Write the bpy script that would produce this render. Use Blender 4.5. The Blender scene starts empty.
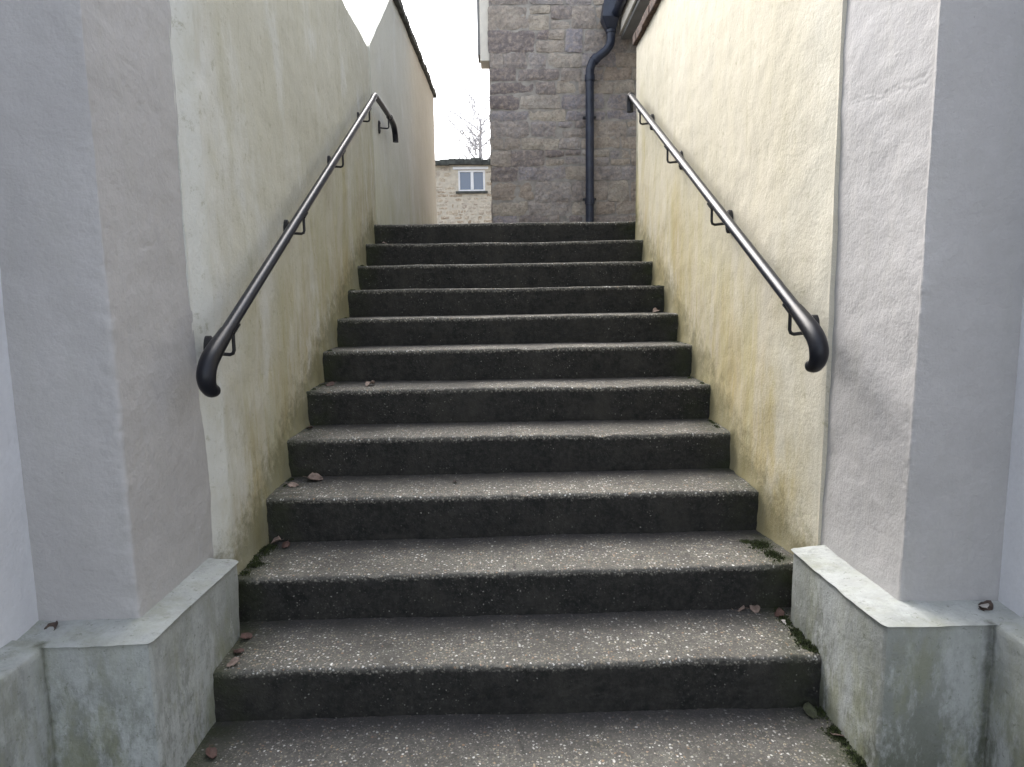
import bpy, bmesh, math, random
from mathutils import Vector, Matrix, noise
R = math.radians
rnd = random.Random(7)
scene = bpy.context.scene
col = scene.collection

# ------------------------------------------------------------------ helpers
def tag(o, label=None, cat=None, group=None, kind=None):
    if label: o['label'] = label
    if cat: o['category'] = cat
    if group: o['group'] = group
    if kind: o['kind'] = kind
    return o

def empty(name, loc=(0, 0, 0)):
    o = bpy.data.objects.new(name, None)
    o.location = loc
    o.empty_display_size = .1
    col.objects.link(o)
    return o

def link(name, verts, faces, mats, parent=None, smooth=False, midx=None, attrs=None, autosm=None):
    me = bpy.data.meshes.new(name)
    me.from_pydata([tuple(v) for v in verts], [], faces)
    if not isinstance(mats, (list, tuple)): mats = [mats]
    for m in mats: me.materials.append(m)
    if midx: me.polygons.foreach_set('material_index', midx)
    if smooth: me.polygons.foreach_set('use_smooth', [True] * len(me.polygons))
    for an, vals in (attrs or {}).items():
        a = me.attributes.new(an, 'FLOAT', 'POINT')
        a.data.foreach_set('value', vals)
    me.update()
    if autosm is not None:
        try: me.set_sharp_from_angle(angle=R(autosm))
        except Exception: pass
    o = bpy.data.objects.new(name, me)
    col.objects.link(o)
    if parent:
        o.parent = parent
        o.matrix_parent_inverse = Matrix.Translation(-Vector(parent.location))
    return o

def rebase(o):
    """move the origin of a mesh thing to the middle of its foot"""
    vs = o.data.vertices
    c = Vector((sum(v.co.x for v in vs) / len(vs), sum(v.co.y for v in vs) / len(vs), min(v.co.z for v in vs)))
    o.data.transform(Matrix.Translation(-c))
    o.location = c
    return o

class MB:
    def __init__(s): s.v = []; s.f = []; s.m = []; s.at = {}
    def add(s, v, f, m=0, **at):
        b = len(s.v)
        s.v += [Vector(p) for p in v]
        s.f += [tuple(i + b for i in q) for q in f]
        s.m += [m] * len(f)
        for k, val in at.items():
            s.at.setdefault(k, [])
            s.at[k] += [0.0] * (b - len(s.at[k])) + [val] * len(v)
    def box(s, a, b, m=0, **at):
        x0, y0, z0 = a; x1, y1, z1 = b
        v = [(x0, y0, z0), (x1, y0, z0), (x1, y1, z0), (x0, y1, z0), (x0, y0, z1), (x1, y0, z1), (x1, y1, z1), (x0, y1, z1)]
        s.add(v, [(0, 3, 2, 1), (4, 5, 6, 7), (0, 1, 5, 4), (1, 2, 6, 5), (2, 3, 7, 6), (3, 0, 4, 7)], m, **at)
    def tube(s, pts, rad, n=14, m=0, caps=True, flat=1.0):
        pts = [Vector(p) for p in pts]
        if not isinstance(rad, (list, tuple)): rad = [rad] * len(pts)
        prev = None; rings = []
        for i, p in enumerate(pts):
            t = (pts[min(i + 1, len(pts) - 1)] - pts[max(i - 1, 0)]).normalized()
            if prev is None:
                a = Vector((1, 0, 0)) if abs(t.x) < .9 else Vector((0, 0, 1))
                u = (a - t * a.dot(t)).normalized()
            else:
                u = (prev - t * prev.dot(t)).normalized()
            prev = u; w = t.cross(u)
            rings.append([p + (u * math.cos(2 * math.pi * k / n) + w * math.sin(2 * math.pi * k / n) * flat) * rad[i] for k in range(n)])
        v = [q for r_ in rings for q in r_]
        f = [(i * n + k, i * n + (k + 1) % n, (i + 1) * n + (k + 1) % n, (i + 1) * n + k) for i in range(len(pts) - 1) for k in range(n)]
        if caps:
            f.append(tuple(range(n - 1, -1, -1))); f.append(tuple(len(v) - n + k for k in range(n)))
        s.add(v, f, m)
    def build(s, name, mats, parent=None, smooth=False, autosm=None):
        at = {k: v + [0.0] * (len(s.v) - len(v)) for k, v in s.at.items()}
        return link(name, s.v, s.f, mats, parent, smooth, s.m, at, autosm)

def bevel(o, w, seg=2):
    m = o.modifiers.new('bevel', 'BEVEL'); m.width = w; m.segments = seg; m.limit_method = 'ANGLE'
    return o

def N(p, s): return noise.noise(Vector(p) * s)

# ------------------------------------------------------------------ materials
def mat(name):
    m = bpy.data.materials.new(name); m.use_nodes = True
    nt = m.node_tree; nt.nodes.clear()
    out = nt.nodes.new('ShaderNodeOutputMaterial'); b = nt.nodes.new('ShaderNodeBsdfPrincipled')
    nt.links.new(b.outputs[0], out.inputs[0])
    return m, nt, b

class G:
    """small node helper"""
    def __init__(s, nt): s.nt = nt
    def n(s, t, **kw):
        x = s.nt.nodes.new(t)
        for k, v in kw.items(): setattr(x, k, v)
        return x
    def set(s, sock, v):
        if hasattr(v, 'links'): s.nt.links.new(v, sock)
        else: sock.default_value = v
    def coord(s, scale=(1, 1, 1), warp=0):
        g = s.n('ShaderNodeNewGeometry')
        m = s.n('ShaderNodeMapping'); m.inputs['Scale'].default_value = scale
        s.nt.links.new(g.outputs['Position'], m.inputs[0])
        return m.outputs[0]
    def noise(s, scale, detail=4, rough=.55, sc=(1, 1, 1), off=0, dist=0):
        x = s.n('ShaderNodeTexNoise'); x.inputs['Scale'].default_value = scale
        x.inputs['Detail'].default_value = detail; x.inputs['Roughness'].default_value = rough
        x.inputs['Distortion'].default_value = dist
        c = s.coord(sc)
        if off:
            a = s.n('ShaderNodeVectorMath', operation='ADD'); s.nt.links.new(c, a.inputs[0]); a.inputs[1].default_value = (off, off * 1.7, off * .6); c = a.outputs[0]
        s.nt.links.new(c, x.inputs[0])
        return x.outputs[0]
    def vor(s, scale, feature='F1', out=0, sc=(1, 1, 1), rand=1, vec=None):
        x = s.n('ShaderNodeTexVoronoi', feature=feature); x.inputs['Scale'].default_value = scale
        x.inputs['Randomness'].default_value = rand
        s.nt.links.new(vec or s.coord(sc), x.inputs[0])
        return x.outputs[out]
    def ramp(s, fac, *st, interp='LINEAR'):
        x = s.n('ShaderNodeValToRGB'); x.color_ramp.interpolation = interp
        el = x.color_ramp.elements
        while len(el) < len(st): el.new(.5)
        for e, (p, c) in zip(el, st):
            e.position = p; e.color = (c, c, c, 1) if isinstance(c, (int, float)) else (*c, 1)
        s.set(x.inputs[0], fac)
        return x.outputs[0]
    def mix(s, fac, a, b, blend='MIX'):
        x = s.n('ShaderNodeMix', data_type='RGBA', blend_type=blend)
        s.set(x.inputs[0], fac)
        for k, v in ((6, a), (7, b)):
            if isinstance(v, tuple): v = (*v, 1)
            s.set(x.inputs[k], v)
        return x.outputs[2]
    def math(s, op, a, b=0, clamp=False):
        x = s.n('ShaderNodeMath', operation=op); x.use_clamp = clamp
        s.set(x.inputs[0], a); s.set(x.inputs[1], b)
        return x.outputs[0]
    def attr(s, name):
        return s.n('ShaderNodeAttribute', attribute_name=name).outputs['Fac']
    def xyz(s):
        g = s.n('ShaderNodeNewGeometry'); x = s.n('ShaderNodeSeparateXYZ'); s.nt.links.new(g.outputs['Position'], x.inputs[0]); return x.outputs
    def bump(s, b, *hs):
        prev = None
        for h, st, d in hs:
            x = s.n('ShaderNodeBump'); x.inputs['Strength'].default_value = st; x.inputs['Distance'].default_value = d
            s.nt.links.new(h, x.inputs['Height'])
            if prev: s.nt.links.new(prev, x.inputs['Normal'])
            prev = x.outputs[0]
        s.nt.links.new(prev, b.inputs['Normal'])

def simple(name, colr, rough=.6, var=.15, sc=12, bump=.2, bs=60, metal=0, spec=.5, coat=0):
    m, nt, b = mat(name); g = G(nt)
    c2 = tuple(x * (1 - var * 2) for x in colr)
    nt.links.new(g.mix(g.ramp(g.noise(sc), (.35, 0), (.65, 1)), c2, colr), b.inputs['Base Color'])
    b.inputs['Roughness'].default_value = rough; b.inputs['Metallic'].default_value = metal
    b.inputs['Specular IOR Level'].default_value = spec; b.inputs['Coat Weight'].default_value = coat
    if bump: g.bump(b, (g.noise(bs), bump, .004))
    return m

# smooth trowelled paint over render (pillars, outer walls, plinths)
def paint_mat(name, base, dirt=(.16, .17, .10), dirt_amt=0.0, streak=.25, zdirt=None, low_z=-2.05, rough=.75):
    m, nt, b = mat(name); g = G(nt)
    c = g.mix(g.ramp(g.noise(2.2, 5, sc=(1, 1, .6)), (.3, 0), (.7, 1)), tuple(x * .90 for x in base), tuple(min(1, x * 1.05) for x in base))
    c = g.mix(g.ramp(g.noise(13, 6, .7), (.40, 0), (.75, streak)), c, tuple(x * .72 for x in base))
    # fine vertical rain streaks
    c = g.mix(g.ramp(g.noise(16, 4, .6, sc=(1, 1, .12)), (.5, 0), (.78, streak * .9)), c, tuple(x * y for x, y in zip(base, (.8, .82, .70))))
    c = g.mix(g.ramp(g.noise(75, 4, .7), (.40, 0), (.70, .5)), c, tuple(x * .84 for x in base))
    # pits and hairline marks
    pit = g.ramp(g.vor(26), (.02, 1), (.06, 0))
    pit = g.math('MULTIPLY', pit, g.ramp(g.noise(5, 2), (.53, 0), (.57, 1)))
    c = g.mix(g.math('MULTIPLY', pit, .6), c, (.12, .11, .12))
    sc_ = g.attr('scar')
    c = g.mix(g.math('MULTIPLY', sc_, -.8, True), c, tuple(x * .42 for x in base))
    if dirt_amt:
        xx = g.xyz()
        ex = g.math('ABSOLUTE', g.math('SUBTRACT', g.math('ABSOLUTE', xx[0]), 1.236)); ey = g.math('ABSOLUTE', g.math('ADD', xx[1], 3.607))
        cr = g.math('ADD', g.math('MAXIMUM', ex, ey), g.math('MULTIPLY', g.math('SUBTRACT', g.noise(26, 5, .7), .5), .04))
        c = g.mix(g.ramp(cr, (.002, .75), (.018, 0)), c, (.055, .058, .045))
        z = g.xyz()[2]
        h = g.math('SUBTRACT', z, low_z)
        lo = g.ramp(g.math('ADD', h, g.math('MULTIPLY', g.math('SUBTRACT', g.noise(6, 5, sc=(1, 1, .3)), .5), .5)), (.02, 1), (zdirt or .5, 0))
        n = g.ramp(g.math('ADD', g.math('MULTIPLY', g.noise(6, 6, .7, sc=(1, 1, .45), off=4), .65), g.math('MULTIPLY', g.noise(40, 6, .8, sc=(1, 1, .4), off=14), .35)), (.45, 0), (.54, 1))
        c = g.mix(g.math('MULTIPLY', g.math('MULTIPLY', lo, n), dirt_amt), c, dirt)
        c = g.mix(g.math('MULTIPLY', g.ramp(g.noise(34, 4, .7), (.55, 0), (.75, .55)), dirt_amt), c, tuple(x * .55 for x in base))
        c = g.mix(g.math('MULTIPLY', g.math('ADD', lo, .22, True), g.ramp(g.noise(9, 6, .7, sc=(1, 1, .4), off=9), (.48, 0), (.62, .75))), c, (.24, .25, .165))
        c = g.mix(g.ramp(g.noise(48, 6, .8, off=19), (.58, 0), (.66, .6)), c, (.10, .11, .07))
    nt.links.new(c, b.inputs['Base Color'])
    b.inputs['Roughness'].default_value = rough; b.inputs['Specular IOR Level'].default_value = .3
    g.bump(b, (g.noise(16, 5, .6, dist=.4), .22, .012), (g.noise(75, 4, .65), .42, .006), (pit, -.6, .004))
    return m

# algae-stained cream render on the two stair walls
def cream_mat(name, base, algae, ochre, white, amt=1.0, seed=0):
    m, nt, b = mat(name); g = G(nt)
    above = g.attr('above')                     # metres above the stair line
    c = g.mix(g.ramp(g.noise(1.6, 4, off=seed), (.3, 0), (.7, 1)), tuple(x * .93 for x in base), base)
    st1 = g.noise(6, 8, .68, sc=(1, 1, .22), off=seed + 1, dist=.3)
    st2 = g.noise(30, 6, .72, sc=(1, 1, .14), off=seed + 2)
    blotch = g.noise(2.6, 5, .6, off=seed + 3, sc=(1, 1, .5))
    wob = g.math('MULTIPLY', g.math('SUBTRACT', g.noise(3.5, 5, .6, sc=(1, 1, .35), off=seed + 5), .5), 1.5)
    lev = g.math('ADD', above, wob)
    a1 = g.ramp(lev, (.35, 1), (1.6, .22))
    s1 = g.ramp(st1, (.36, 0), (.60, 1))
    k = g.math('MULTIPLY', g.math('MULTIPLY', a1, s1), .75 * amt, True)
    c = g.mix(k, c, algae)
    a2 = g.ramp(lev, (.0, 1), (.75, 0))
    s2 = g.ramp(g.math('ADD', g.math('MULTIPLY', st2, .5), g.math('MULTIPLY', blotch, .5)), (.40, .15), (.58, 1))
    c = g.mix(g.math('MULTIPLY', g.math('MULTIPLY', a2, s2), .85 * amt, True), c, ochre)
    # thin darker runs
    c = g.mix(g.math('MULTIPLY', g.ramp(st2, (.56, 0), (.74, .55)), amt), c, tuple(x * .72 for x in algae))
    # chalky washed patches
    c = g.mix(g.ramp(g.noise(3.2, 6, .65, off=seed + 7, sc=(1, 1, .45)), (.54, 0), (.66, .65)), c, white)
    # first half metre behind the pillar stays paler
    y = g.xyz()[1]
    c = g.mix(g.ramp(g.math('ADD', g.math('ADD', y, 3.05), g.math('MULTIPLY', g.math('SUBTRACT', g.noise(7, 5, .65, sc=(1, 1, .4)), .4), .9)), (.12, .8), (.42, 0)), c, white)
    # dark damp right on the treads
    c = g.mix(g.ramp(g.math('ADD', above, g.math('MULTIPLY', g.math('SUBTRACT', g.noise(18, 6, .75, off=seed + 4), .5), .5)), (.0, .8), (.16, 0)), c, tuple(x * .45 for x in algae))
    c = g.mix(g.ramp(g.noise(24, 7, .8, off=seed + 11), (.57, 0), (.66, .45)), c, tuple(x * .62 for x in algae))
    c = g.mix(g.ramp(g.noise(70, 3, .7), (.62, 0), (.80, .35)), c, tuple(x * .55 for x in algae))
    nt.links.new(c, b.inputs['Base Color'])
    b.inputs['Roughness'].default_value = .88; b.inputs['Specular IOR Level'].default_value = .2
    g.bump(b, (g.noise(9, 4, .55), .25, .02), (g.noise(60, 5, .65), .45, .006), (g.noise(200, 2), .25, .002))
    return m

# exposed aggregate concrete
def agg_mat(name, riser=False):
    m, nt, b = mat(name); g = G(nt)
    wear = g.attr('wear'); side = g.attr('side')
    v0 = g.coord(); wn = g.n('ShaderNodeTexNoise'); wn.inputs['Scale'].default_value = 110; wn.inputs['Detail'].default_value = 3
    nt.links.new(v0, wn.inputs[0]); wa = g.n('ShaderNodeVectorMath', operation='MULTIPLY_ADD'); nt.links.new(wn.outputs[1], wa.inputs[0])
    wa.inputs[1].default_value = (.010, .010, .010); nt.links.new(v0, wa.inputs[2]); v = wa.outputs[0]
    d1 = g.vor(98, vec=v); c1 = g.vor(98, out=1, vec=v)
    d2 = g.vor(185, vec=v); c2 = g.vor(185, out=1, vec=v)
    def chan(c, i):
        x = g.n('ShaderNodeSeparateColor'); nt.links.new(c, x.inputs[0]); return x.outputs[i]
    if not riser:
        matrix = g.mix(g.ramp(g.noise(9, 5), (.35, 0), (.65, 1)), (.030, .031, .030), (.066, .066, .062))
        matrix = g.mix(g.ramp(g.noise(60, 4, .7), (.42, 0), (.66, .8)), matrix, (.145, .14, .122))
        matrix = g.mix(g.math('MULTIPLY', wear, .5), matrix, (.175, .168, .142))
        peb = g.ramp(chan(c1, 0), (0, (.055, .053, .050)), (.35, (.15, .14, .12)), (.60, (.28, .25, .20)), (.78, (.34, .29, .21)), (.83, (.33, .19, .11)), (.85, (.50, .48, .44)), (1, (.80, .79, .76)))
        pm = g.math('MULTIPLY', g.ramp(d1, (.30, 1), (.44, 0)), g.ramp(g.math('ADD', chan(c1, 1), g.math('MULTIPLY', g.math('SUBTRACT', wear, .5), .35)), (.12, 0), (.24, 1)))
        peb2 = g.ramp(chan(c2, 0), (0, (.08, .075, .075)), (.5, (.22, .20, .18)), (.85, (.38, .36, .32)), (1, (.66, .64, .60)))
        pm2 = g.math('MULTIPLY', g.ramp(d2, (.28, 1), (.42, 0)), g.ramp(chan(c2, 1), (.38, 0), (.5, 1)))
        c = g.mix(pm2, matrix, peb2); c = g.mix(pm, c, peb)
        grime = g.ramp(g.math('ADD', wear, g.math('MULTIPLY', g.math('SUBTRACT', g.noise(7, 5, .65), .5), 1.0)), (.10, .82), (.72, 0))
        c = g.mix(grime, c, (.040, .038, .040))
        c = g.mix(g.ramp(g.noise(2.3, 6, .65, off=3), (.44, 0), (.66, .7)), c, (.050, .048, .044))
        c = g.mix(g.ramp(g.noise(9, 6, .7, off=13), (.52, 0), (.68, .55)), c, (.040, .039, .034))
    else:
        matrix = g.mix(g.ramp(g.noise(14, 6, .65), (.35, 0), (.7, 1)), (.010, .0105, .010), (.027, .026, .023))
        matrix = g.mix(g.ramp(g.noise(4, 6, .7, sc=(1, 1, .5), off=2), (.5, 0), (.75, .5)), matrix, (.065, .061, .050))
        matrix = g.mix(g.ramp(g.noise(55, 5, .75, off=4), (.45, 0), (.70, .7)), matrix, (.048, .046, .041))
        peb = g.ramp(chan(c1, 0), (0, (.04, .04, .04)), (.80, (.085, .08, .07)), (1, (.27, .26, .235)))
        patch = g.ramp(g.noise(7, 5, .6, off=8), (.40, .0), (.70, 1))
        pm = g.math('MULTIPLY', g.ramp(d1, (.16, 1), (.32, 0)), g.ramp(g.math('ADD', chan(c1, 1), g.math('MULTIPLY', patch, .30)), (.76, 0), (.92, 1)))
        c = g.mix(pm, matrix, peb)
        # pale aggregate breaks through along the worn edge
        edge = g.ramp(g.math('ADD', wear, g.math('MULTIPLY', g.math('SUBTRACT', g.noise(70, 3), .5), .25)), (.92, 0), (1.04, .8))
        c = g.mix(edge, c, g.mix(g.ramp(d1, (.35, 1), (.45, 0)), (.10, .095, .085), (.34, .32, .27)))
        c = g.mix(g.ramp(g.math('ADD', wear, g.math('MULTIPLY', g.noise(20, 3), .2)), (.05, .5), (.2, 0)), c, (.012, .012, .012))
    green = g.math('MULTIPLY', side, g.ramp(g.noise(11, 5, .6), (.35, 0), (.62, 1)))
    c = g.mix(g.math('MULTIPLY', green, .85), c, (.028, .034, .014))
    # the mid joint between slab halves
    x = g.xyz()[0]
    jd = g.math('ABSOLUTE', g.math('SUBTRACT', g.math('ADD', x, g.math('MULTIPLY', g.math('SUBTRACT', g.noise(14, 5, .7), .5), .05)), .0))
    j = g.math('MULTIPLY', g.ramp(jd, (.001, 1), (.007, 0)), g.math('MULTIPLY', g.attr('joint'), g.ramp(g.noise(9, 4, .7), (.44, .0), (.62, .65))))
    c = g.mix(j, c, (.018, .017, .018))
    nt.links.new(c, b.inputs['Base Color'])
    b.inputs['Roughness'].default_value = .8 if riser else .72
    b.inputs['Specular IOR Level'].default_value = .3
    g.bump(b, (g.noise(30, 5, .6), .4, .008), (g.ramp(d1, (.1, 1), (.5, 0)), .45 if not riser else .35, .0035), (g.noise(260, 3, .7), .4, .002), (j, -.6, .004))
    return m

def stone_mat(name, pal, mortar_like=False, hv=0.25):
    m, nt, b = mat(name); g = G(nt)
    t = g.attr('tone')
    c = g.ramp(t, *[(i / (len(pal) - 1), p) for i, p in enumerate(pal)])
    c = g.mix(g.ramp(g.noise(5, 5, .65), (.35, 0), (.7, .6)), c, tuple(x * .62 for x in pal[0]))
    c = g.mix(g.ramp(g.noise(22, 5, .7, off=3), (.45, 0), (.75, .65)), c, tuple(min(1, x * 1.5) for x in pal[-1]))
    c = g.mix(g.ramp(g.noise(48, 4, .7, off=6), (.5, 0), (.72, .6)), c, tuple(x * .4 for x in pal[1]))
    nt.links.new(c, b.inputs['Base Color'])
    b.inputs['Roughness'].default_value = .9; b.inputs['Specular IOR Level'].default_value = .2
    g.bump(b, (g.noise(18, 6, .7), .7, .03), (g.noise(90, 4, .7), .5, .008))
    return m

M = {}
M['cream_l'] = cream_mat('stained_cream_render', (.53, .52, .45), (.37, .355, .205), (.36, .285, .13), (.60, .605, .575), .82, 0)
M['cream_r'] = cream_mat('stained_warm_render', (.585, .545, .445), (.445, .405, .225), (.44, .345, .15), (.61, .58, .485), .9, 20)
M['gable'] = cream_mat('pale_weathered_render', (.61, .605, .545), (.49, .49, .35), (.42, .41, .24), (.64, .645, .61), .75, 40)
M['pillar'] = paint_mat('lavender_grey_paint', (.435, .425, .420))
M['outer'] = paint_mat('white_paint', (.66, .67, .70), streak=.15)
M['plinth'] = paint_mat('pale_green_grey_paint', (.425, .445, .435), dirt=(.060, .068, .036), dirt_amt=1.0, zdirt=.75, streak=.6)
M['tread'] = agg_mat('exposed_aggregate')
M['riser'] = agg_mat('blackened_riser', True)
M['stone'] = stone_mat('dark_rubble_stone', [(.22, .185, .18), (.36, .32, .29), (.46, .40, .33), (.33, .31, .33), (.54, .48, .39), (.42, .34, .27)])
M['stone_warm'] = M['stone']
M['mortar'] = simple('grey_mortar', (.42, .385, .34), .95, .2, 9, .6, 80)
M['cottage_stone'] = stone_mat('honey_rubble_stone', [(.36, .28, .20), (.47, .38, .28), (.56, .48, .37), (.42, .36, .30), (.60, .54, .44)])
M['cottage_mortar'] = simple('pale_mortar', (.58, .52, .42), .95, .1, 9, .4, 60)
M['black'] = simple('black_plastic_grip', (.008, .009, .014), .36, .1, 20, .05, 40, spec=.32)
M['steel'] = simple('dark_handrail_paint', (.010, .013, .024), .34, .2, 30, .10, 90, spec=.40)
M['iron'] = simple('black_bracket_iron', (.016, .016, .019), .45, .2, 30, .2, 90)
M['pipe'] = simple('blue_black_cast_pipe', (.028, .036, .062), .38, .2, 12, .15, 50)
M['fascia'] = simple('cream_board_paint', (.78, .72, .62), .6, .06, 8, .1, 40)
M['soffit'] = simple('grey_soffit_board', (.24, .235, .225), .8, .1, 6, .2, 30)
M['coping'] = simple('brown_clay_coping', (.115, .068, .048), .85, .35, 26, .8, 40)
M['slate'] = simple('mossy_dark_slate', (.075, .078, .068), .9, .3, 10, .8, 30)
M['frame'] = simple('white_window_frame', (.78, .78, .78), .5, .03, 10, .05, 30)
M['paving'] = simple('grey_paving', (.14, .135, .13), .9, .2, 3, .5, 60)
M['earth'] = simple('grey_ground', (.12, .12, .105), .95, .2, .6, .4, 20)
M['bark'] = simple('glare_paled_bark', (.52, .50, .50), .9, .2, 6, .3, 30)  # grey bark, its colour lightened to carry the fading by sky glare
M['leaf_red'] = simple('red_brown_dead_leaf', (.095, .050, .040), .7, .25, 60, .3, 150)
M['leaf_tan'] = simple('tan_dead_leaf', (.27, .20, .165), .7, .25, 60, .3, 150)
M['leaf_dark'] = simple('dark_dead_leaf', (.080, .055, .042), .7, .25, 60, .3, 150)
M['leaf_green'] = simple('olive_dead_leaf', (.075, .082, .045), .7, .25, 60, .3, 150)
M['leaf_pale'] = simple('bleached_leaf', (.46, .43, .40), .7, .15, 60, .3, 150)
M['moss'] = simple('dark_moss', (.045, .062, .015), .95, .4, 80, .6, 200)
def glass():
    m, nt, b = mat('window_glass')
    b.inputs['Base Color'].default_value = (.045, .07, .13, 1); b.inputs['Roughness'].default_value = .06
    b.inputs['Specular IOR Level'].default_value = 1.0
    return m
M['glass'] = glass()

# ------------------------------------------------------------------ plan-swept rendered masonry
def resample(pts, steps, closed=True):
    """pts: plan corners; steps[i]: spacing on the edge i -> i+1"""
    out = []
    n = len(pts)
    for i in range(n if closed else n - 1):
        a = Vector(pts[i]); b = Vector(pts[(i + 1) % n])
        k = max(1, round((b - a).length / steps[i]))
        out += [a.lerp(b, j / k) for j in range(k)]
    if not closed: out.append(Vector(pts[-1]))
    return out

def normals2(P, closed=True):
    n = len(P); N2 = []
    for i in range(n):
        a = P[(i - 1) % n] if closed or i else P[i]
        b = P[(i + 1) % n] if closed or i < n - 1 else P[i]
        t = (b - a).normalized()
        N2.append(Vector((t.y, -t.x)))
    return N2

def mirror(pts, sx):
    return pts if sx < 0 else [(-x, y) for x, y in reversed(pts)]
def mirror_steps(st, sx):
    # steps follow the edges; reversing the loop keeps the last edge (closing one) last
    return st if sx < 0 else list(reversed(st[:-1])) + [st[-1]]

def masonry(name, pts, steps, zbot, ztop, dz, material, parent, disp, attrs=None, edge_r=.0, zipcap=False, scar=None):
    P = resample(pts, steps); Nn = normals2(P); n = len(P)
    zmax = max(ztop(p) for p in P)
    rows = max(2, int((zmax - zbot) / dz))
    V = []; A = []
    for r_ in range(rows + 1):
        u = r_ / rows
        for p, nn in zip(P, Nn):
            z = zbot + (ztop(p) - zbot) * u
            q = Vector((p.x, p.y, z))
            d = disp(q, nn)
            dtop = ztop(p) - z
            if edge_r and dtop < edge_r: d -= edge_r - math.sqrt(max(0, edge_r ** 2 - (edge_r - dtop) ** 2))
            V.append(Vector((p.x + nn.x * d, p.y + nn.y * d, z)))
            if attrs: A.append(attrs(q))
            if scar: A.append(scar(q))
    F = [(r_ * n + i, r_ * n + (i + 1) % n, (r_ + 1) * n + (i + 1) % n, (r_ + 1) * n + i) for r_ in range(rows) for i in range(n)]
    if zipcap:
        mx = sum(p.x for p in P) / n
        A_ = sorted([i for i in range(n) if P[i].x > mx], key=lambda i: P[i].y); B_ = sorted([i for i in range(n) if P[i].x <= mx], key=lambda i: P[i].y)
        a = b_ = 0; t0 = rows * n
        while a < len(A_) - 1 or b_ < len(B_) - 1:
            if b_ == len(B_) - 1 or (a < len(A_) - 1 and P[A_[a + 1]].y <= P[B_[b_ + 1]].y):
                F.append((t0 + A_[a], t0 + A_[a + 1], t0 + B_[b_])); a += 1
            else:
                F.append((t0 + A_[a], t0 + B_[b_ + 1], t0 + B_[b_])); b_ += 1
    else: F.append(tuple(rows * n + i for i in range(n)))
    F.append(tuple(range(n - 1, -1, -1)))
    o = link(name, V, F, material, parent, True, None, {'above': A} if attrs else ({'scar': A} if scar else None), 50)
    return o

# ------------------------------------------------------------------ stairs
# nosing line of each riser: y, z (front top edge), tilt across the width
STEP = [(.003, -.003, .000), (-.327, -.174, .000), (-.659, -.344, .0), (-.988, -.512, .0), (-1.319, -.681, .002), (-1.646, -.844, .001),
        (-1.975, -1.014, -.001), (-2.306, -1.186, .0), (-2.635, -1.358, .0), (-2.977, -1.535, .006), (-3.296, -1.700, .003), (-3.640, -1.872, .0)]
GZ = -2.045
def stair_z(y):
    if y > STEP[0][0]: return 0.0
    z = GZ
    for yy, zz, _ in STEP:
        if y > yy: return zz
    return z
def stair_surf(y):
    for i, (yy, zz, _) in enumerate(STEP):
        if y > yy: return zz
    return GZ
def pitch_line(y):
    return min(0.0, y * .5155)

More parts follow.
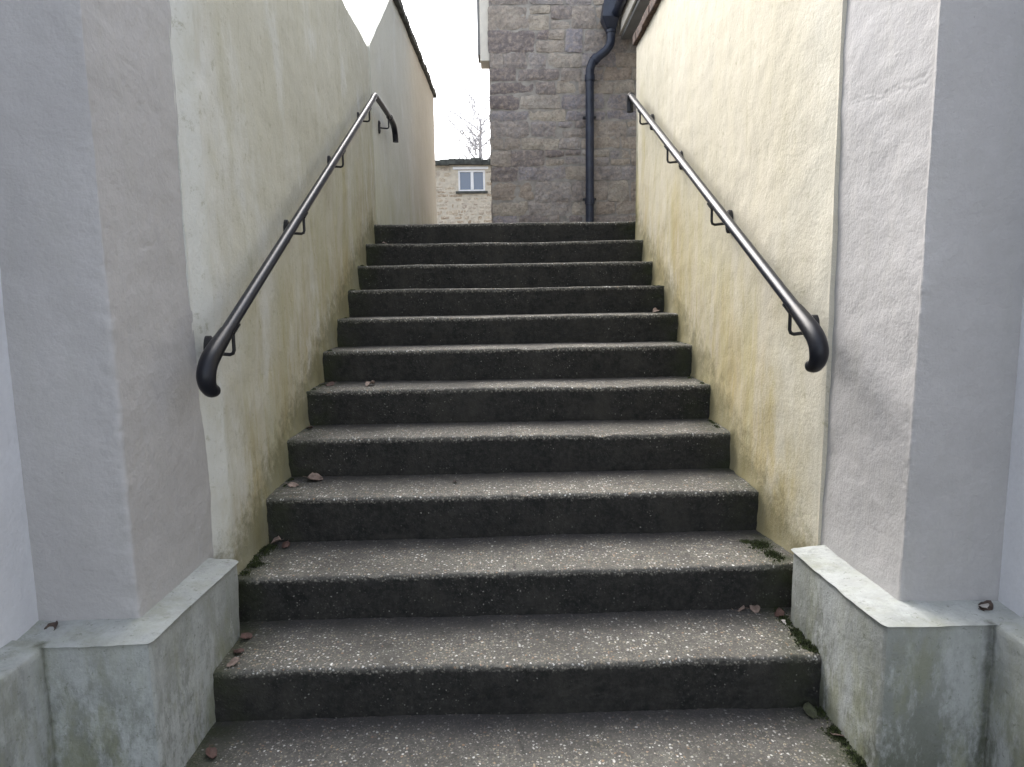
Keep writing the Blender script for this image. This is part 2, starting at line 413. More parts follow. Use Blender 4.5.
stair = empty('staircase', (0, -3.64, GZ))
tag(stair, 'flight of dark exposed-aggregate concrete steps climbing between the two cream stained walls', 'staircase')
def make_step(i):
    y0, z0, tilt = STEP[i]
    zb = (STEP[i + 1][1] if i + 1 < len(STEP) else GZ) - .012
    yb = (STEP[i - 1][0] + .03) if i else 1.4
    r_ = .011
    prof = []        # (y, z, kind, wear)
    hr = z0 - r_ - zb; k = 14
    for j in range(k + 1): prof.append((y0, zb + hr * j / k, 0, min(1, (j / k))))
    for a in (30, 60, 90):
        prof.append((y0 + r_ - r_ * math.cos(R(a)), z0 - r_ + r_ * math.sin(R(a)), 1, 1))
    k = 26
    L = (min(yb, y0 + .37) - (y0 + r_))
    for j in range(1, k + 1):
        s = j / k
        prof.append((y0 + r_ + L * s, z0 + .002 * s, 1, 1 - s))
    if i == 0: prof.append((yb, z0 + .002, 1, .5))
    nx = 170; x0, x1 = -1.075, 1.075
    if i >= 11: x0, x1 = -1.0, 1.0
    V = []; W = []; S = []; J = []; kinds = []
    for (y, z, kd, w) in prof:
        for ix in range(nx + 1):
            x = x0 + (x1 - x0) * ix / nx
            p = Vector((x, y, z + i * 7.3))
            und = N(p, 1.7) * .008 + N(p, 6) * .005; sag = (N((x, 3.3, i * 5.1), 1.6) * .006 + N((x, 9.3, i * 5.1), 5) * .003) * (w if kd == 0 else max(.3, w))
            fine = N(p, 34) * .0024 + N(p, 75) * .0016
            near = max(0, 1 - abs(w - 1) * 14) if kd else max(0, (w - .82) / .18)
            chip = max(0, N((x, i * 3.1, 0), 9) - .30) * .028 * near + max(0, N((x, i * 3.1, 5), 34) - .3) * .012 * near
            if kd == 0:
                V.append((x, y + und + fine * 1.5 + chip - (0), z + tilt * x * (w) + sag - chip * .4))
            else:
                V.append((x, y + und + fine * near, z + tilt * x + N((x, y, i * 4), 2.3) * .003 * (1 - near * .6) + fine * .8 + sag - chip * .8))
            W.append(w)
            e = max(0, 1 - (.995 - abs(x) if i < 10 else .945 - abs(x)) / .16)
            S.append(min(1, e)); J.append(1.0 if i >= 6 else .35)
        kinds.append(kd)
    F = []; mi = []
    m_ = nx + 1
    for a in range(len(prof) - 1):
        for ix in range(nx):
            F.append((a * m_ + ix, a * m_ + ix + 1, (a + 1) * m_ + ix + 1, (a + 1) * m_ + ix)); mi.append(1 if kinds[a + 1] else 0)
    # underside and back so that the step is a solid slab
    b = len(V); yb2 = prof[-1][0]; zb2 = zb - .05
    V += [(x0, y0 + .02, zb2), (x1, y0 + .02, zb2), (x0, yb2, zb2), (x1, yb2, zb2)]
    W += [0] * 4; S += [1] * 4; J += [0] * 4
    last = (len(prof) - 1) * m_
    F += [(b, b + 1, nx, 0), (b + 2, b + 3, b + 1, b), (last, last + nx, b + 3, b + 2)]
    F.append(tuple([b] + [a * m_ for a in range(len(prof))] + [b + 2]))
    F.append(tuple([b + 3] + [a * m_ + nx for a in range(len(prof) - 1, -1, -1)] + [b + 1]))
    mi += [0] * 5
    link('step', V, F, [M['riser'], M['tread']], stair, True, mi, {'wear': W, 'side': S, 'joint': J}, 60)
for i in range(len(STEP)): make_step(i)

# ------------------------------------------------------------------ ground
def sheet(name, x0, y0, x1, y1, z, th, m):
    b = MB(); b.box((x0, y0, z - th), (x1, y1, z)); o = b.build(name, m); tag(o, kind='structure'); return o
sheet('upper_ground', -150, 1.36, 150, 300, -.006, .4, M['paving'])
sheet('terrace_ground', -150, -3.0, -1.22, 1.35, -.008, .4, M['earth'])
sheet('terrace_ground', 1.22, -3.0, 150, 1.35, -.008, .4, M['earth'])
sheet('lower_ground', -150, -150, 150, -3.60, GZ, .4, M['earth'])

# ------------------------------------------------------------------ cream stair walls
def flare_disp(p, nn, facing):
    d = N(p, 1.3) * .012 + N(p, 4.5) * .0055 + N(p, 14) * .0022
    if abs(nn.x) > .5 and nn.x * facing > 0:
        # render spreads out over the treads and runs ragged down their ends
        hz = p.z - stair_surf(p.y)
        hy = 9
        for (yy, zz, _) in STEP:
            if p.y <= yy and zz > p.z > zz - .19: hy = min(hy, yy - p.y)
        dd = hz if hz > 0 else 0
        d += .011 * math.exp(-dd / .03) + .008 * math.exp(-hy / .02) + N(p, 22) * .004 * math.exp(-dd / .06)
        d -= .004 + N((p.x, p.y, stair_surf(p.y)), 11) * .006 * math.exp(-dd / .08)
    return d
def above_attr(p): return p.z - pitch_line(p.y) if p.y < 0 else p.z + .1

def stair_wall(sx):
    pts = [(-1.32, -3.045), (-1.045, -3.045), (-1.038, -3.03), (-1.02, -2.99), (-1.006, -2.945), (-1.003, -2.88), (-1.002, -2.8)]
    st = [.1, .01, .01, .01, .01, .015, .014]
    yend = .150 if sx < 0 else -.05
    pts += [(-1.002, yend), (-1.30, yend)]; st += [.1, .1]
    if sx > 0:
        pts = [(-1.32, -3.045), (-1.043, -3.045), (-1.040, -3.03), (-1.032, -2.95), (-1.019, -2.82), (-1.008, -2.70), (-1.002, -2.60), (-1.002, yend), (-1.30, yend)]
        st = [.1, .01, .014, .014, .014, .014, .014, .1, .1]; st[6] = .014
    pts2 = mirror(pts, sx)
    if sx > 0: pts2 = [(x + .002, y) for x, y in pts2]
    st2 = mirror_steps(st, sx)
    top = 1.335 if sx < 0 else 1.272
    ztop = lambda p: top + (.018 * (p.y / 3) if sx < 0 else 0)
    return pts2, st2, ztop
p_, s_, zt = stair_wall(-1)
o = masonry('rendered_wall', p_, s_, -2.1, zt, .016, M['cream_l'], None, lambda q, n: flare_disp(q, n, 1), above_attr, .01)
tag(o, 'cream rendered wall with green algae streaks along the left side of the steps', 'wall')
wr = empty('rendered_wall', (1.15, -1.5, -2.1))
tag(wr, 'warm cream rendered wall with ochre stains and brown coping to the right of the steps', 'wall')
p_, s_, zt = stair_wall(1)
masonry('wall_body', p_, s_, -2.1, zt, .016, M['cream_r'], wr, lambda q, n: flare_disp(q, n, -1), above_attr)
# coping: clay coping bricks laid end to end with open joints
b = MB(); y = -3.2
while y < -.03:
    L = rnd.uniform(.20, .24); e = min(y + L, -.03); j = rnd.uniform(-.006, .006)
    b.box((.972 + j, y + .004, 1.262 + rnd.uniform(-.004, .003)), (1.34, e - .004, 1.335 + rnd.uniform(-.006, .006))); y += L
b.box((.985, -3.2, 1.27), (1.32, -.04, 1.315))
bevel(b.build('coping', M['coping'], wr), .008)

# gabled rendered wall beyond the notch
gw = empty('gable_wall', (-1.15, 2.8, -.1))
tag(gw, 'pale grey gable-shaped rendered wall at the stair head, its roofline edged with dark slate', 'wall')
def gtop(p):
    y = p.y
    return 1.352 + (y - .152) * .715 if y < 1.38 else 2.23 + (y - 1.38) * .062
gp = [(-1.32, .152), (-1.000, .152), (-.999, 1.38), (-1.0, 5.42), (-1.32, 5.42), (-1.32, 1.38)]
masonry('wall_body', gp, [.1, .03, .04, .1, .2, .2], -.1, gtop, .03, M['gable'], gw,
        lambda q, n: N(q, 1.3) * .010 + N(q, 5) * .004, above_attr, zipcap=True)
b = MB(); y = 1.42
while y < 5.5:
    L = rnd.uniform(.16, .26); e = min(5.5, y + L)
    za = 2.225 + (y - 1.38) * .062 + rnd.uniform(-.008, .008); ov = rnd.uniform(-.004, .004)
    xb = -1.12
    v = [(-.955 + ov, y, za), (-.955 + ov, e, za + .012), (xb, e, za + .012), (xb, y, za)]
    t = rnd.uniform(.05, .075)
    v = [Vector(q) for q in v]; v += [q + Vector((0, 0, t)) for q in v]
    b.add(v, [(0, 1, 2, 3), (7, 6, 5, 4), (0, 4, 5, 1), (1, 5, 6, 2), (2, 6, 7, 3), (3, 7, 4, 0)]); y += L + .004
b.build('coping', M['slate'], gw)

# ------------------------------------------------------------------ pillars, outer walls, plinths
CR = {1: [((1.05, -3.06, .052), (1.05, -3.10, .014), (1.05, -3.18, .006), (1.05, -3.27, -.013), (1.05, -3.33, -.010), (1.05, -3.437, -.022), (1.05, -3.50, .03), (1.05, -3.50, .09))],
      -1: [((-1.05, -3.41, .06), (-1.05, -3.33, .03), (-1.05, -3.25, -.01), (-1.05, -3.16, -.005), (-1.05, -3.06, .02)),
           ((-1.05, -3.40, -.40), (-1.05, -3.36, -.45)), ((-1.05, -3.30, -.42), (-1.05, -3.24, -.40), (-1.05, -3.18, -.36)), ((-1.05, -3.34, .09), (-1.05, -3.25, .075)),
           ((-1.05, -3.43, -.3), (-1.05, -3.42, -.6), (-1.05, -3.425, -.85)), ((-1.05, -3.40, -.9), (-1.05, -3.385, -.98), (-1.05, -3.38, -1.02))]}
def seg_dist(p, a, b):
    ab = b - a; t = max(0, min(1, (p - a).dot(ab) / ab.dot(ab))); return (p - a - ab * t).length
def pillar_disp(sx):
    segs = [(Vector(l[i]), Vector(l[i + 1])) for l in CR[sx] for i in range(len(l) - 1)]
    def f(p, nn):
        d = N(p, 1.6) * .008 + N(p, 7) * .0035 + N(p, 24) * .0013 + N((p.x, p.y, p.z * 3), 5) * .0012
        if abs(nn.x) > .6:
            pj = p + Vector((0, N(p, 20) * .012, N(p, 15) * .018))
            for a, b_ in segs:
                dd = seg_dist(pj, a, b_)
                if dd < .03: d += (.0026 if sx > 0 else .0045) * math.exp(-(dd / .0045) ** 2) * (.6 + 1.6 * N(p, 30)) - .0008 * math.exp(-((dd - .009) / .004) ** 2)
        d -= nn.x * sx * -(.0165 * max(.12, min(1, (-3.05 - p.y) / .42)) if sx > 0 else .005) * max(0, p.z + 1.44)
        # ragged paint build-up on the arris
        ex = abs(abs(p.x) - 1.05) + abs(p.y + 3.50)
        if ex < .05: d += (N(p, 26) * .0035 + N(p, 60) * .0018) * (1 - ex / .05)
        return d
    return f
def scar_attr(sx):
    segs = [(Vector(l[i]), Vector(l[i + 1])) for l in CR[sx] for i in range(len(l) - 1)]
    def f(p):
        if abs(p.x) > 1.2: return 0.0
        s_ = 0.0
        if p.y > -3.49:
            pj = p + Vector((0, N(p, 20) * .012, N(p, 15) * .018))
            if sx > 0: return 0.0
            for a, b_ in segs:
                dd = seg_dist(pj, a, b_)
                s_ = max(s_, math.exp(-(dd / .0045) ** 2) * (.35 + N(p, 26)))
        return -.62 * max(0, s_)
    return f
def pillar(sx, label):
    w = empty('painted_pillar', (sx * 1.18, -3.28, GZ)); tag(w, label, 'pillar')
    xi, xo = (1.040, 1.325) if sx < 0 else (1.055, 1.345)
    r = .010
    pts = [(-xo, -3.50), (-(xi + r), -3.50), (-(xi + r * .3), -3.50 + r * .3), (-xi, -3.50 + r), (-xi, -2.98), (-xo, -2.98)]
    masonry('shaft', mirror(pts, sx), mirror_steps([.008, .004, .004, .0045, .05, .05], sx), -1.55, lambda p: .75, .0048, M['pillar'], w, pillar_disp(sx), scar=scar_attr(sx))
    b = MB(); lean = .0165 * 2.19 if sx > 0 else .005 * 2.19
    xa, xb = sorted((sx * (xi + (lean if sx > 0 else -lean) * 1), sx * xo)); b.box((xa, -3.50, .74), (xb, -2.98, 1.45)); b.build('shaft_head', M['pillar'], w)
    plinth('plinth', w, sx, [(-1.05, -3.063), (-.955, -3.072), (-.944, -3.082), (-.957, -3.598), (-.962, -3.609), (-1.315 if sx < 0 else -1.338, -3.611)],
           [.012, .006, .01, .006, .01], (xi + .02, xo, -3.48, -3.06))
    return w
def plinth(name, parent, sx, pts, st, rect):
    """vertical face, rounded top edge, top sloping up to the wall behind"""
    P = resample(pts, st, False); Nn = normals2(P, False)
    if sx > 0:
        P = [Vector((-p.x, p.y)) for p in P]; Nn = [Vector((-n.x, n.y)) for n in Nn]
    zt = -1.437
    rows = 46; V = []
    def clampx(v): return max(rect[0], min(rect[1], v))
    nr = 0
    for k in range(rows + 1):
        u = k / rows; z = GZ - .03 + (zt - .008 - GZ + .03) * u; nr += 1
        for p, n in zip(P, Nn):
            q = Vector((p.x, p.y, z))
            d = N(q, 2.2) * .010 + N(q, 8) * .0045 + N(q, 28) * .0016 + .012 * math.exp(-(z - GZ) / .12)
            V.append(Vector((p.x + n.x * d, p.y + n.y * d, z)))
    for off, dz_ in ((-.0025, .0055), (-.008, .008)):
        nr += 1
        for p, n in zip(P, Nn):
            q = Vector((p.x, p.y, zt)); d = N(q, 2.2) * .010 + N(q, 8) * .0045 + N(q, 28) * .0016
            V.append(Vector((p.x + n.x * (d + off), p.y + n.y * (d + off), zt - .008 + dz_ + N(q, 20) * .0015)))
    base = V[-len(P):]
    for s in [k / 12 for k in range(1, 13)]:
        nr += 1
        for p, q0 in zip(P, base):
            tx = clampx(abs(p.x)) * (1 if p.x > 0 else -1); ty = max(rect[2], min(rect[3], p.y))
            q = Vector((q0.x + (tx - q0.x) * s, q0.y + (ty - q0.y) * s, zt + .014 * s))
            q.z += N(q, 18) * .0025 + N(q, 50) * .001
            V.append(q)
    n = len(P)
    F = []
    for r_ in range(nr - 1):
        for i in range(n - 1):
            f = (r_ * n + i, r_ * n + i + 1, (r_ + 1) * n + i + 1, (r_ + 1) * n + i)
            F.append(f if sx < 0 else f[::-1])
    # close the hidden back so that the block is solid
    top = nr - 1
    F.append(tuple([top * n + i for i in range(n)] + [n - 1 - i for i in range(n)]) if sx > 0 else tuple([i for i in range(n)] + [top * n + n - 1 - i for i in range(n)]))
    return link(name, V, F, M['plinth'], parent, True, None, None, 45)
pillar(-1, 'lavender grey painted pillar left of the bottom steps, scratched and scarred inner side, pale green plinth')
pillar(1, 'lavender grey painted pillar right of the bottom steps with a long raised crack near its top, mould-stained plinth')

def outer(sx, label):
    w = empty('outer_wall', (sx * 1.4, -5.3, GZ)); tag(w, label, 'wall')
    xf = 1.312 if sx < 0 else 1.335
    pts = [(-xf, -7.2), (-xf, -3.49), (-xf - .25, -3.49), (-xf - .25, -7.2)]
    # region lies to the left of travel when going +y on the inner face
    masonry('wall_body', mirror(pts, sx), mirror_steps([.015, .1, .3, .1], sx), -1.6, lambda p: 1.45, .02, M['outer'], w,
            lambda q, n: N(q, 1.6) * .008 + N(q, 7) * .0035 + N(q, 24) * .0012)
    xp = 1.226 if sx < 0 else 1.245
    plinth('plinth', w, sx, [(-xp, -3.598), (-xp, -7.2)][::-1], [.02], (xf + .02, xf + .2, -7.2, -3.5))
outer(-1, 'bright white painted wall at the far left edge, coming towards the viewer from the left pillar')
outer(1, 'bright white painted wall at the far right edge, coming towards the viewer from the right pillar')

# ------------------------------------------------------------------ handrails
def smooth_path(pts, k=6):
    """Catmull-Rom through the points"""
    P = [Vector(p) for p in pts]; P = [P[0] * 2 - P[1]] + P + [P[-1] * 2 - P[-2]]; out = []
    for i in range(1, len(P) - 2):
        for j in range(k):
            t = j / k; a, b_, c, d = P[i - 1:i + 3]
            out.append(.5 * ((2 * b_) + (c - a) * t + (2 * a - 5 * b_ + 4 * c - d) * t * t + (3 * b_ - a - 3 * c + d) * t ** 3))
    out.append(P[-2]); return out
def bracket(w, sx, xr, y, zr, level=False):
    b = MB()
    zb = zr - .105
    xw = sx * .997
    b.tube([(xr, y, zr - .012), (xr, y, zb + .014), (xr + sx * .004, y, zb + .004), (xr + sx * .014, y, zb), (xw, y, zb + .006)], .0062, 8)
    br = b.build('bracket', M['iron'], w, True, 40)
    b = MB(); pts = []
    n = 22; cz = zb + .012
    ring0 = []; 
    for xx, s in ((xw + sx * .012, 1), (xw - sx * .004, 1), (xw - sx * .008, .88)):
        ring0.append([(xx, y + .026 * s * math.cos(2 * math.pi * k / n), cz + .052 * s * math.sin(2 * math.pi * k / n)) for k in range(n)])
    v = [q for r_ in ring0 for q in r_]
    f = [(i * n + k, i * n + (k + 1) % n, (i + 1) * n + (k + 1) % n, (i + 1) * n + k) for i in range(2) for k in range(n)]
    f.append(tuple(2 * n + k for k in range(n)))
    if sx < 0: f = [q[::-1] for q in f]
    b.add(v, f)
    for dz_ in (-.030, .030):
        b.tube([(xw - sx * .007, y, cz + dz_), (xw - sx * .0115, y, cz + dz_)], .006, 8)
    pl = b.build('wall_plate', M['iron'], w, False)
    pl.parent = br; pl.matrix_parent_inverse = Matrix()
    # saddle under the rail
    b = MB(); b.box((xr - .012, y - .03, zr - .0265), (xr + .012, y + .03, zr - .0205)); s_ = b.build('saddle', M['iron'], w)
    ang = 0 if level else math.atan(.5245)
    s_.data.transform(Matrix.Translation((xr, y, zr)) @ Matrix.Rotation(ang, 4, 'X') @ Matrix.Translation((-xr, -y, -zr)))
    s_.parent = br; s_.matrix_parent_inverse = Matrix()
def handrail(sx, label):
    xr = sx * .920
    w = empty('handrail', (xr, -1.7, -1.0)); tag(w, label, 'handrail', 'handrails on the stair walls')
    if sx < 0:
        ya, za, yt, zt_ = -3.10, -.675, -.19, .877
    else:
        ya, za, yt, zt_ = -3.10, -.630, -.28, .840
    sl = (zt_ - za) / (yt - ya)
    pts = [(xr, ya + (yt - ya) * t / 24, za + (zt_ - za) * t / 24) for t in range(25)]
    if sx < 0:
        pts = pts[:-1] + smooth_path([pts[-2], (xr, yt, zt_ + .006), (xr, yt + .06, .896), (xr, .10, .905)], 4)[1:] + [(xr, .50, .91)]
    b = MB(); b.tube(pts, .0200, 20); b.build('rail', M['steel'], w, True, 60)
    # moulded black scroll at the foot
    d = (0, -1 / math.hypot(1, sl), -sl / math.hypot(1, sl))
    def q(y, z): return (xr, ya + y, za + z)
    sc = smooth_path([q(.015, .008), q(-.03, -.016), q(-.085, -.046), q(-.128, -.076), q(-.150, -.108), q(-.148, -.138), q(-.128, -.158), q(-.102, -.164)], 6)
    rad = [.0228 + .0052 * min(1, i / 14) - .009 * max(0, (i - len(sc) * .6) / (len(sc) * .4)) for i in range(len(sc))]
    b = MB(); b.tube(sc, rad, 20); b.build('end_scroll', M['black'], w, True, 60)
    if sx < 0:
        sc = smooth_path([(xr, .49, .91), (xr, .58, .908), (xr, .68, .893), (xr, .745, .855), (xr, .770, .80), (xr, .772, .775)], 6)
        b = MB(); b.tube(sc, .0245, 20); b.build('end_scroll', M['black'], w, True, 60)
        ys = [-3.03, -2.145, -1.30, -.42]
    else:
        sc = smooth_path([(xr, yt - .01, zt_ - .006), (xr, yt + .012, zt_ + .003), (xr, yt + .028, zt_ - .012), (xr, yt + .034, zt_ - .05), (xr, yt + .034, zt_ - .10)], 5)
        b = MB(); b.tube(sc, .0245, 20); b.build('end_scroll', M['black'], w, True, 60)
        ys = [-3.04, -2.185, -1.36, -.60]
    for y in ys: bracket(w, sx, xr, y, za + (y - ya) * sl)
    if sx < 0: bracket(w, sx, xr, .42, .91, True)
handrail(-1, 'dark tubular handrail on the left wall, turning level at the top, black hooked end')
handrail(1, 'dark tubular handrail on the right wall, ending in a short black drop at the top')

# ------------------------------------------------------------------ rubble masonry
def rubble(b, x0, x1, z0, z1, y, hmin, hmax, wmin, wmax, gap, depth=.05, res=.05, skip=None, relief=.009):
    """stones fronting a wall whose face is at y, looking towards -y"""
    z = z0
    while z < z1:
        h = rnd.uniform(hmin, hmax); zt = min(z1, z + h); x = x0
        if z1 - zt < hmin * .6: zt = z1
        while x < x1:
            L = rnd.uniform(wmin, wmax) * (1.0 if rnd.random() > .2 else .6); xe = min(x1, x + L)
            if x1 - xe < wmin * .5: xe = x1
            cells = [(x, z, xe, zt)]
            hh = zt - z
            q = rnd.random()
            if hh > hmin * 1.5 and q < .38:
                zm = z + hh * rnd.uniform(.35, .65); cells = [(x, z, xe, zm), (x, zm, xe, zt)]
                if rnd.random() < .5:
                    xm = x + (xe - x) * rnd.uniform(.35, .65); cells = [cells[0], (x, zm, xm, zt), (xm, zm, xe, zt)]
            elif q > .85 and hh > hmin:
                pass
            for (a, c, d, e) in cells:
                if skip and skip(a, c, d, e): continue
                stone(b, a + gap / 2, c + gap / 2, d - gap / 2, e - gap / 2, y, depth, res, relief)
            x = xe
        z = zt
def stone(b, x0, z0, x1, z1, y, depth, res, relief):
    nx = max(3, int((x1 - x0) / res)); nz = max(3, int((z1 - z0) / res))
    out = rnd.uniform(.0, .010); jit = min(.018, (x1 - x0) * .07, (z1 - z0) * .09)
    cj = [(rnd.uniform(-jit, jit), rnd.uniform(-jit, jit)) for _ in range(4)]
    V = []; sd = rnd.uniform(0, 50)
    tx = rnd.uniform(-.03, .03)
    for k in range(nz + 1):
        for i in range(nx + 1):
            u = i / nx; v = k / nz
            w = [(1 - u) * (1 - v), u * (1 - v), (1 - u) * v, u * v]
            x = x0 + (x1 - x0) * u + sum(a * c[0] for a, c in zip(w, cj)); z = z0 + (z1 - z0) * v + sum(a * c[1] for a, c in zip(w, cj))
            e = min(u * (x1 - x0), (1 - u) * (x1 - x0), v * (z1 - z0), (1 - v) * (z1 - z0))
            yy = y - out - relief * min(1, e / .010) - N((x, sd, z), 9) * .010 - N((x, sd, z), 26) * .006 + tx * (u - .5) * .3
            corner = (i in (0, nx)) + (k in (0, nz))
            if corner == 2:
                x += (x1 - x0) * (.015 if i == 0 else -.015); z += (z1 - z0) * (.03 if k == 0 else -.03)
            if corner: x += N((x, z, sd), 14) * .008; z += N((z, x, sd), 14) * .008
            V.append((x, yy, z))
    n = nx + 1
    F = [(k * n + i, k * n + i + 1, (k + 1) * n + i + 1, (k + 1) * n + i) for k in range(nz) for i in range(nx)]
    # sides back into the mortar bed
    ring = [i for i in range(nx)] + [k * n + nx for k in range(nz)] + [nz * n + i for i in range(nx, 0, -1)] + [k * n for k in range(nz, 0, -1)]
    base = len(V)
    for r_ in ring: V.append((V[r_][0], y + depth, V[r_][2]))
    m_ = len(ring)
    F += [(ring[i], base + i, base + (i + 1) % m_, ring[(i + 1) % m_]) for i in range(m_)]
    b.add(V, F, 0, tone=(rnd.random() if x0 < .95 or y > 5 else rnd.uniform(.6, 1)))

# stone house at the head of the stairs
hs = empty('stone_house', (2.4, 2.2, 0))
tag(hs, 'tall dark rubble-stone house at the top of the steps, with a drainpipe running down it', 'house')
HX0, HX1, HY = -.115, 5.2, 2.2
b = MB(); rubble(b, HX0, 2.6, -.05, 3.6, HY + .02, .11, .26, .18, .50, .011, res=.03, relief=.006)
o = b.build('stone_facing', M['stone'], hs, False)
b = MB(); b.box((HX0 + .012, HY + .019, -.1), (HX1, 8.5, 4.6)); b.build('wall', M['mortar'], hs)
# return face stones (left flank)
b = MB(); rubble(b, -8.5, -HY - .08, -.05, 3.6, 0, .12, .25, .22, .50, .016, res=.08)
for v in b.v: v.x, v.y = HX0 + .014 + v.y, -v.x
b.f = [q for q in b.f]
b.build('stone_facing', M['stone'], hs)
b = MB()
b.add([(HX0 - .0, 1.9, 4.55), (HX1 + .3, 1.9, 4.55), (HX1 + .3, 8.8, 4.55), (HX0 - .0, 8.8, 4.55), (HX0 - .0, 5.3, 6.6), (HX1 + .3, 5.3, 6.6)],
      [(3, 2, 1, 0), (0, 1, 5, 4), (2, 3, 4, 5), (0, 4, 3), (1, 2, 5)])
b.build('roof', M['slate'], hs)
# deep boxed eave on the left flank
b = MB(); b.box((-.205, 2.235, 1.925), (-.095, 2.50, 3.6)); bevel(b.build('eave_box', M['fascia'], hs), .006)
b = MB(); b.box((-.232, 2.24, 1.99), (-.207, 2.50, 3.62)); b.build('eave_trim', M['soffit'], hs)

# lean-to building behind the right wall: fascia, soffit, roof
ln = empty('lean_to', (2.4, -.6, 0))
tag(ln, 'low outbuilding roof eave with cream fascia and grey soffit over the right-hand wall top', 'outbuilding')
b = MB(); b.box((1.75, -3.2, -.1), (4.5, 2.17, 2.15)); b.build('wall', M['fascia'], ln)
b = MB(); b.box((1.262, -3.4, 2.15), (1.284, 2.17, 2.305)); bevel(b.build('fascia', M['fascia'], ln), .004)
b = MB()
for k in range(4): b.box((1.286 + k * .117, -3.4, 2.105), (1.286 + k * .117 + .113, 2.17, 2.125))
b.box((1.286, -3.4, 2.122), (1.75, 2.17, 2.14)); b.build('soffit', M['soffit'], ln)
b = MB(); b.add([(1.20, -3.5, 2.31), (1.20, 2.17, 2.31), (4.7, 2.17, 3.5), (4.7, -3.5, 3.5), (1.20, -3.5, 2.35), (1.20, 2.17, 2.35), (4.7, 2.17, 3.55), (4.7, -3.5, 3.55)],
                  [(0, 1, 2, 3), (7, 6, 5, 4), (0, 4, 5, 1), (1, 5, 6, 2), (2, 6, 7, 3), (3, 7, 4, 0)]); b.build('roof', M['slate'], ln)
b = MB(); prof = [(1.21 + .05 * math.cos(R(a)), 2.315 - .052 * math.sin(R(a))) for a in range(0, 181, 15)]
prof += [(1.21 + .044 * math.cos(R(a)), 2.315 - .046 * math.sin(R(a))) for a in range(180, -1, -15)]
V = [(x, y, z) for y in (-3.4, 2.14) for x, z in prof]; n = len(prof)
b.add(V, [(i, (i + 1) % n, n + (i + 1) % n, n + i) for i in range(n)] + [tuple(range(n - 1, -1, -1)), tuple(range(n, 2 * n))])
b.build('gutter', M['pipe'], ln, True, 40)

# drainpipe on the stone house
dp = empty('drainpipe', (.94, 2.1, 0))
tag(dp, 'blue-black cast drainpipe with a swan-neck bend on the stone house wall', 'drainpipe')
b = MB()
b.tube(smooth_path([(.945, 2.105, .0), (.945, 2.105, .6), (.945, 2.105, 1.2), (.945, 2.105, 1.72), (.952, 2.105, 1.80), (.985, 2.105, 1.875), (1.05, 2.105, 1.925), (1.115, 2.105, 1.975), (1.158, 2.105, 2.04), (1.165, 2.105, 2.13), (1.163, 2.105, 2.20)], 5), .045, 20)
b.build('pipe', M['pipe'], dp, True, 50)
for seg in ([(.945, 2.105, .41), (.945, 2.105, .47)], [(.945, 2.105, 1.67), (.945, 2.105, 1.73)], [(1.165, 2.105, 2.145), (1.165, 2.105, 2.2)], [(.985, 2.105, 1.868), (1.02, 2.105, 1.906)]):
    b = MB(); b.tube(seg, .053, 20); b.build('collar', M['pipe'], dp, True, 40)
b = MB(); b.box((.875, 2.12, .455), (1.015, 2.17, .475)); b.build('clip', M['iron'], dp)
b = MB(); b.box((.875, 2.12, 1.30), (1.015, 2.17, 1.32)); b.build('clip', M['iron'], dp)
b = MB()
h0 = [(1.115, 2.05), (1.215, 2.05), (1.215, 2.165), (1.115, 2.165)]; h1 = [(1.06, 2.0), (1.235, 2.0), (1.235, 2.168), (1.06, 2.168)]
v = [(x, y, 2.175) for x, y in h0] + [(x, y, 2.275) for x, y in h1] + [(x + .02, y, 2.44) for x, y in h1]
b.add(v, [(3, 2, 1, 0), (0, 1, 5, 4), (1, 2, 6, 5), (2, 3, 7, 6), (3, 0, 4, 7), (4, 5, 9, 8), (5, 6, 10, 9), (6, 7, 11, 10), (7, 4, 8, 11), (8, 9, 10, 11)])
bevel(b.build('hopper', M['pipe'], dp), .012, 3)

# ------------------------------------------------------------------ far cottage with its window
ct = empty('stone_cottage', (-1, 14, 0))
tag(ct, 'pale honey-stone cottage far beyond the stairs, with a small white two-pane window', 'cottage')
CY = 14.0; WX0, WX1, WZ0, WZ1 = -1.15, -.40, 2.38, 2.96
def cskip(a, c, d, e): return d > WX0 - .02 and a < WX1 + .02 and e > WZ0 - .06 and c < WZ1 + .10
b = MB(); rubble(b, -5, 2.0, 0, 3.08, CY + .02, .08, .19, .14, .42, .02, res=.07, skip=cskip)
b.build('stone_facing', M['cottage_stone'], ct)
b = MB()
b.box((-5.02, CY + .012, -.1), (WX0, CY + .4, 3.1)); b.box((WX1, CY + .012, -.1), (4, CY + .4, 3.1))
b.box((WX0, CY + .012, -.1), (WX1, CY + .4, WZ0)); b.box((WX0, CY + .012, WZ1), (WX1, CY + .4, 3.1))
b.box((-5.02, CY + .41, -.1), (4, CY + 6, 3.1)); b.build('wall', M['cottage_mortar'], ct)
b = MB(); b.box((WX0 - .14, CY - .02, WZ1 + .015), (WX1 + .10, CY + .1, WZ1 + .085)); b.build('lintel', M['frame'], ct)
b = MB(); b.box((WX0 - .07, CY - .05, WZ0 - .06), (WX1 + .07, CY + .1, WZ0)); b.build('sill', M['slate'], ct)
wn = MB(); t = .05
wn.box((WX0, CY + .03, WZ0), (WX0 + t, CY + .10, WZ1)); wn.box((WX1 - t, CY + .03, WZ0), (WX1, CY + .10, WZ1))
wn.box((WX0 + t, CY + .03, WZ0), (WX1 - t, CY + .10, WZ0 + t)); wn.box((WX0 + t, CY + .03, WZ1 - t), (WX1 - t, CY + .10, WZ1))
wn.box((-.80, CY + .025, WZ0 + t), (-.72, CY + .10, WZ1 - t))
wf = wn.build('window', M['frame'], ct)
def sub(o): o.parent = wf; o.matrix_parent_inverse = Matrix()
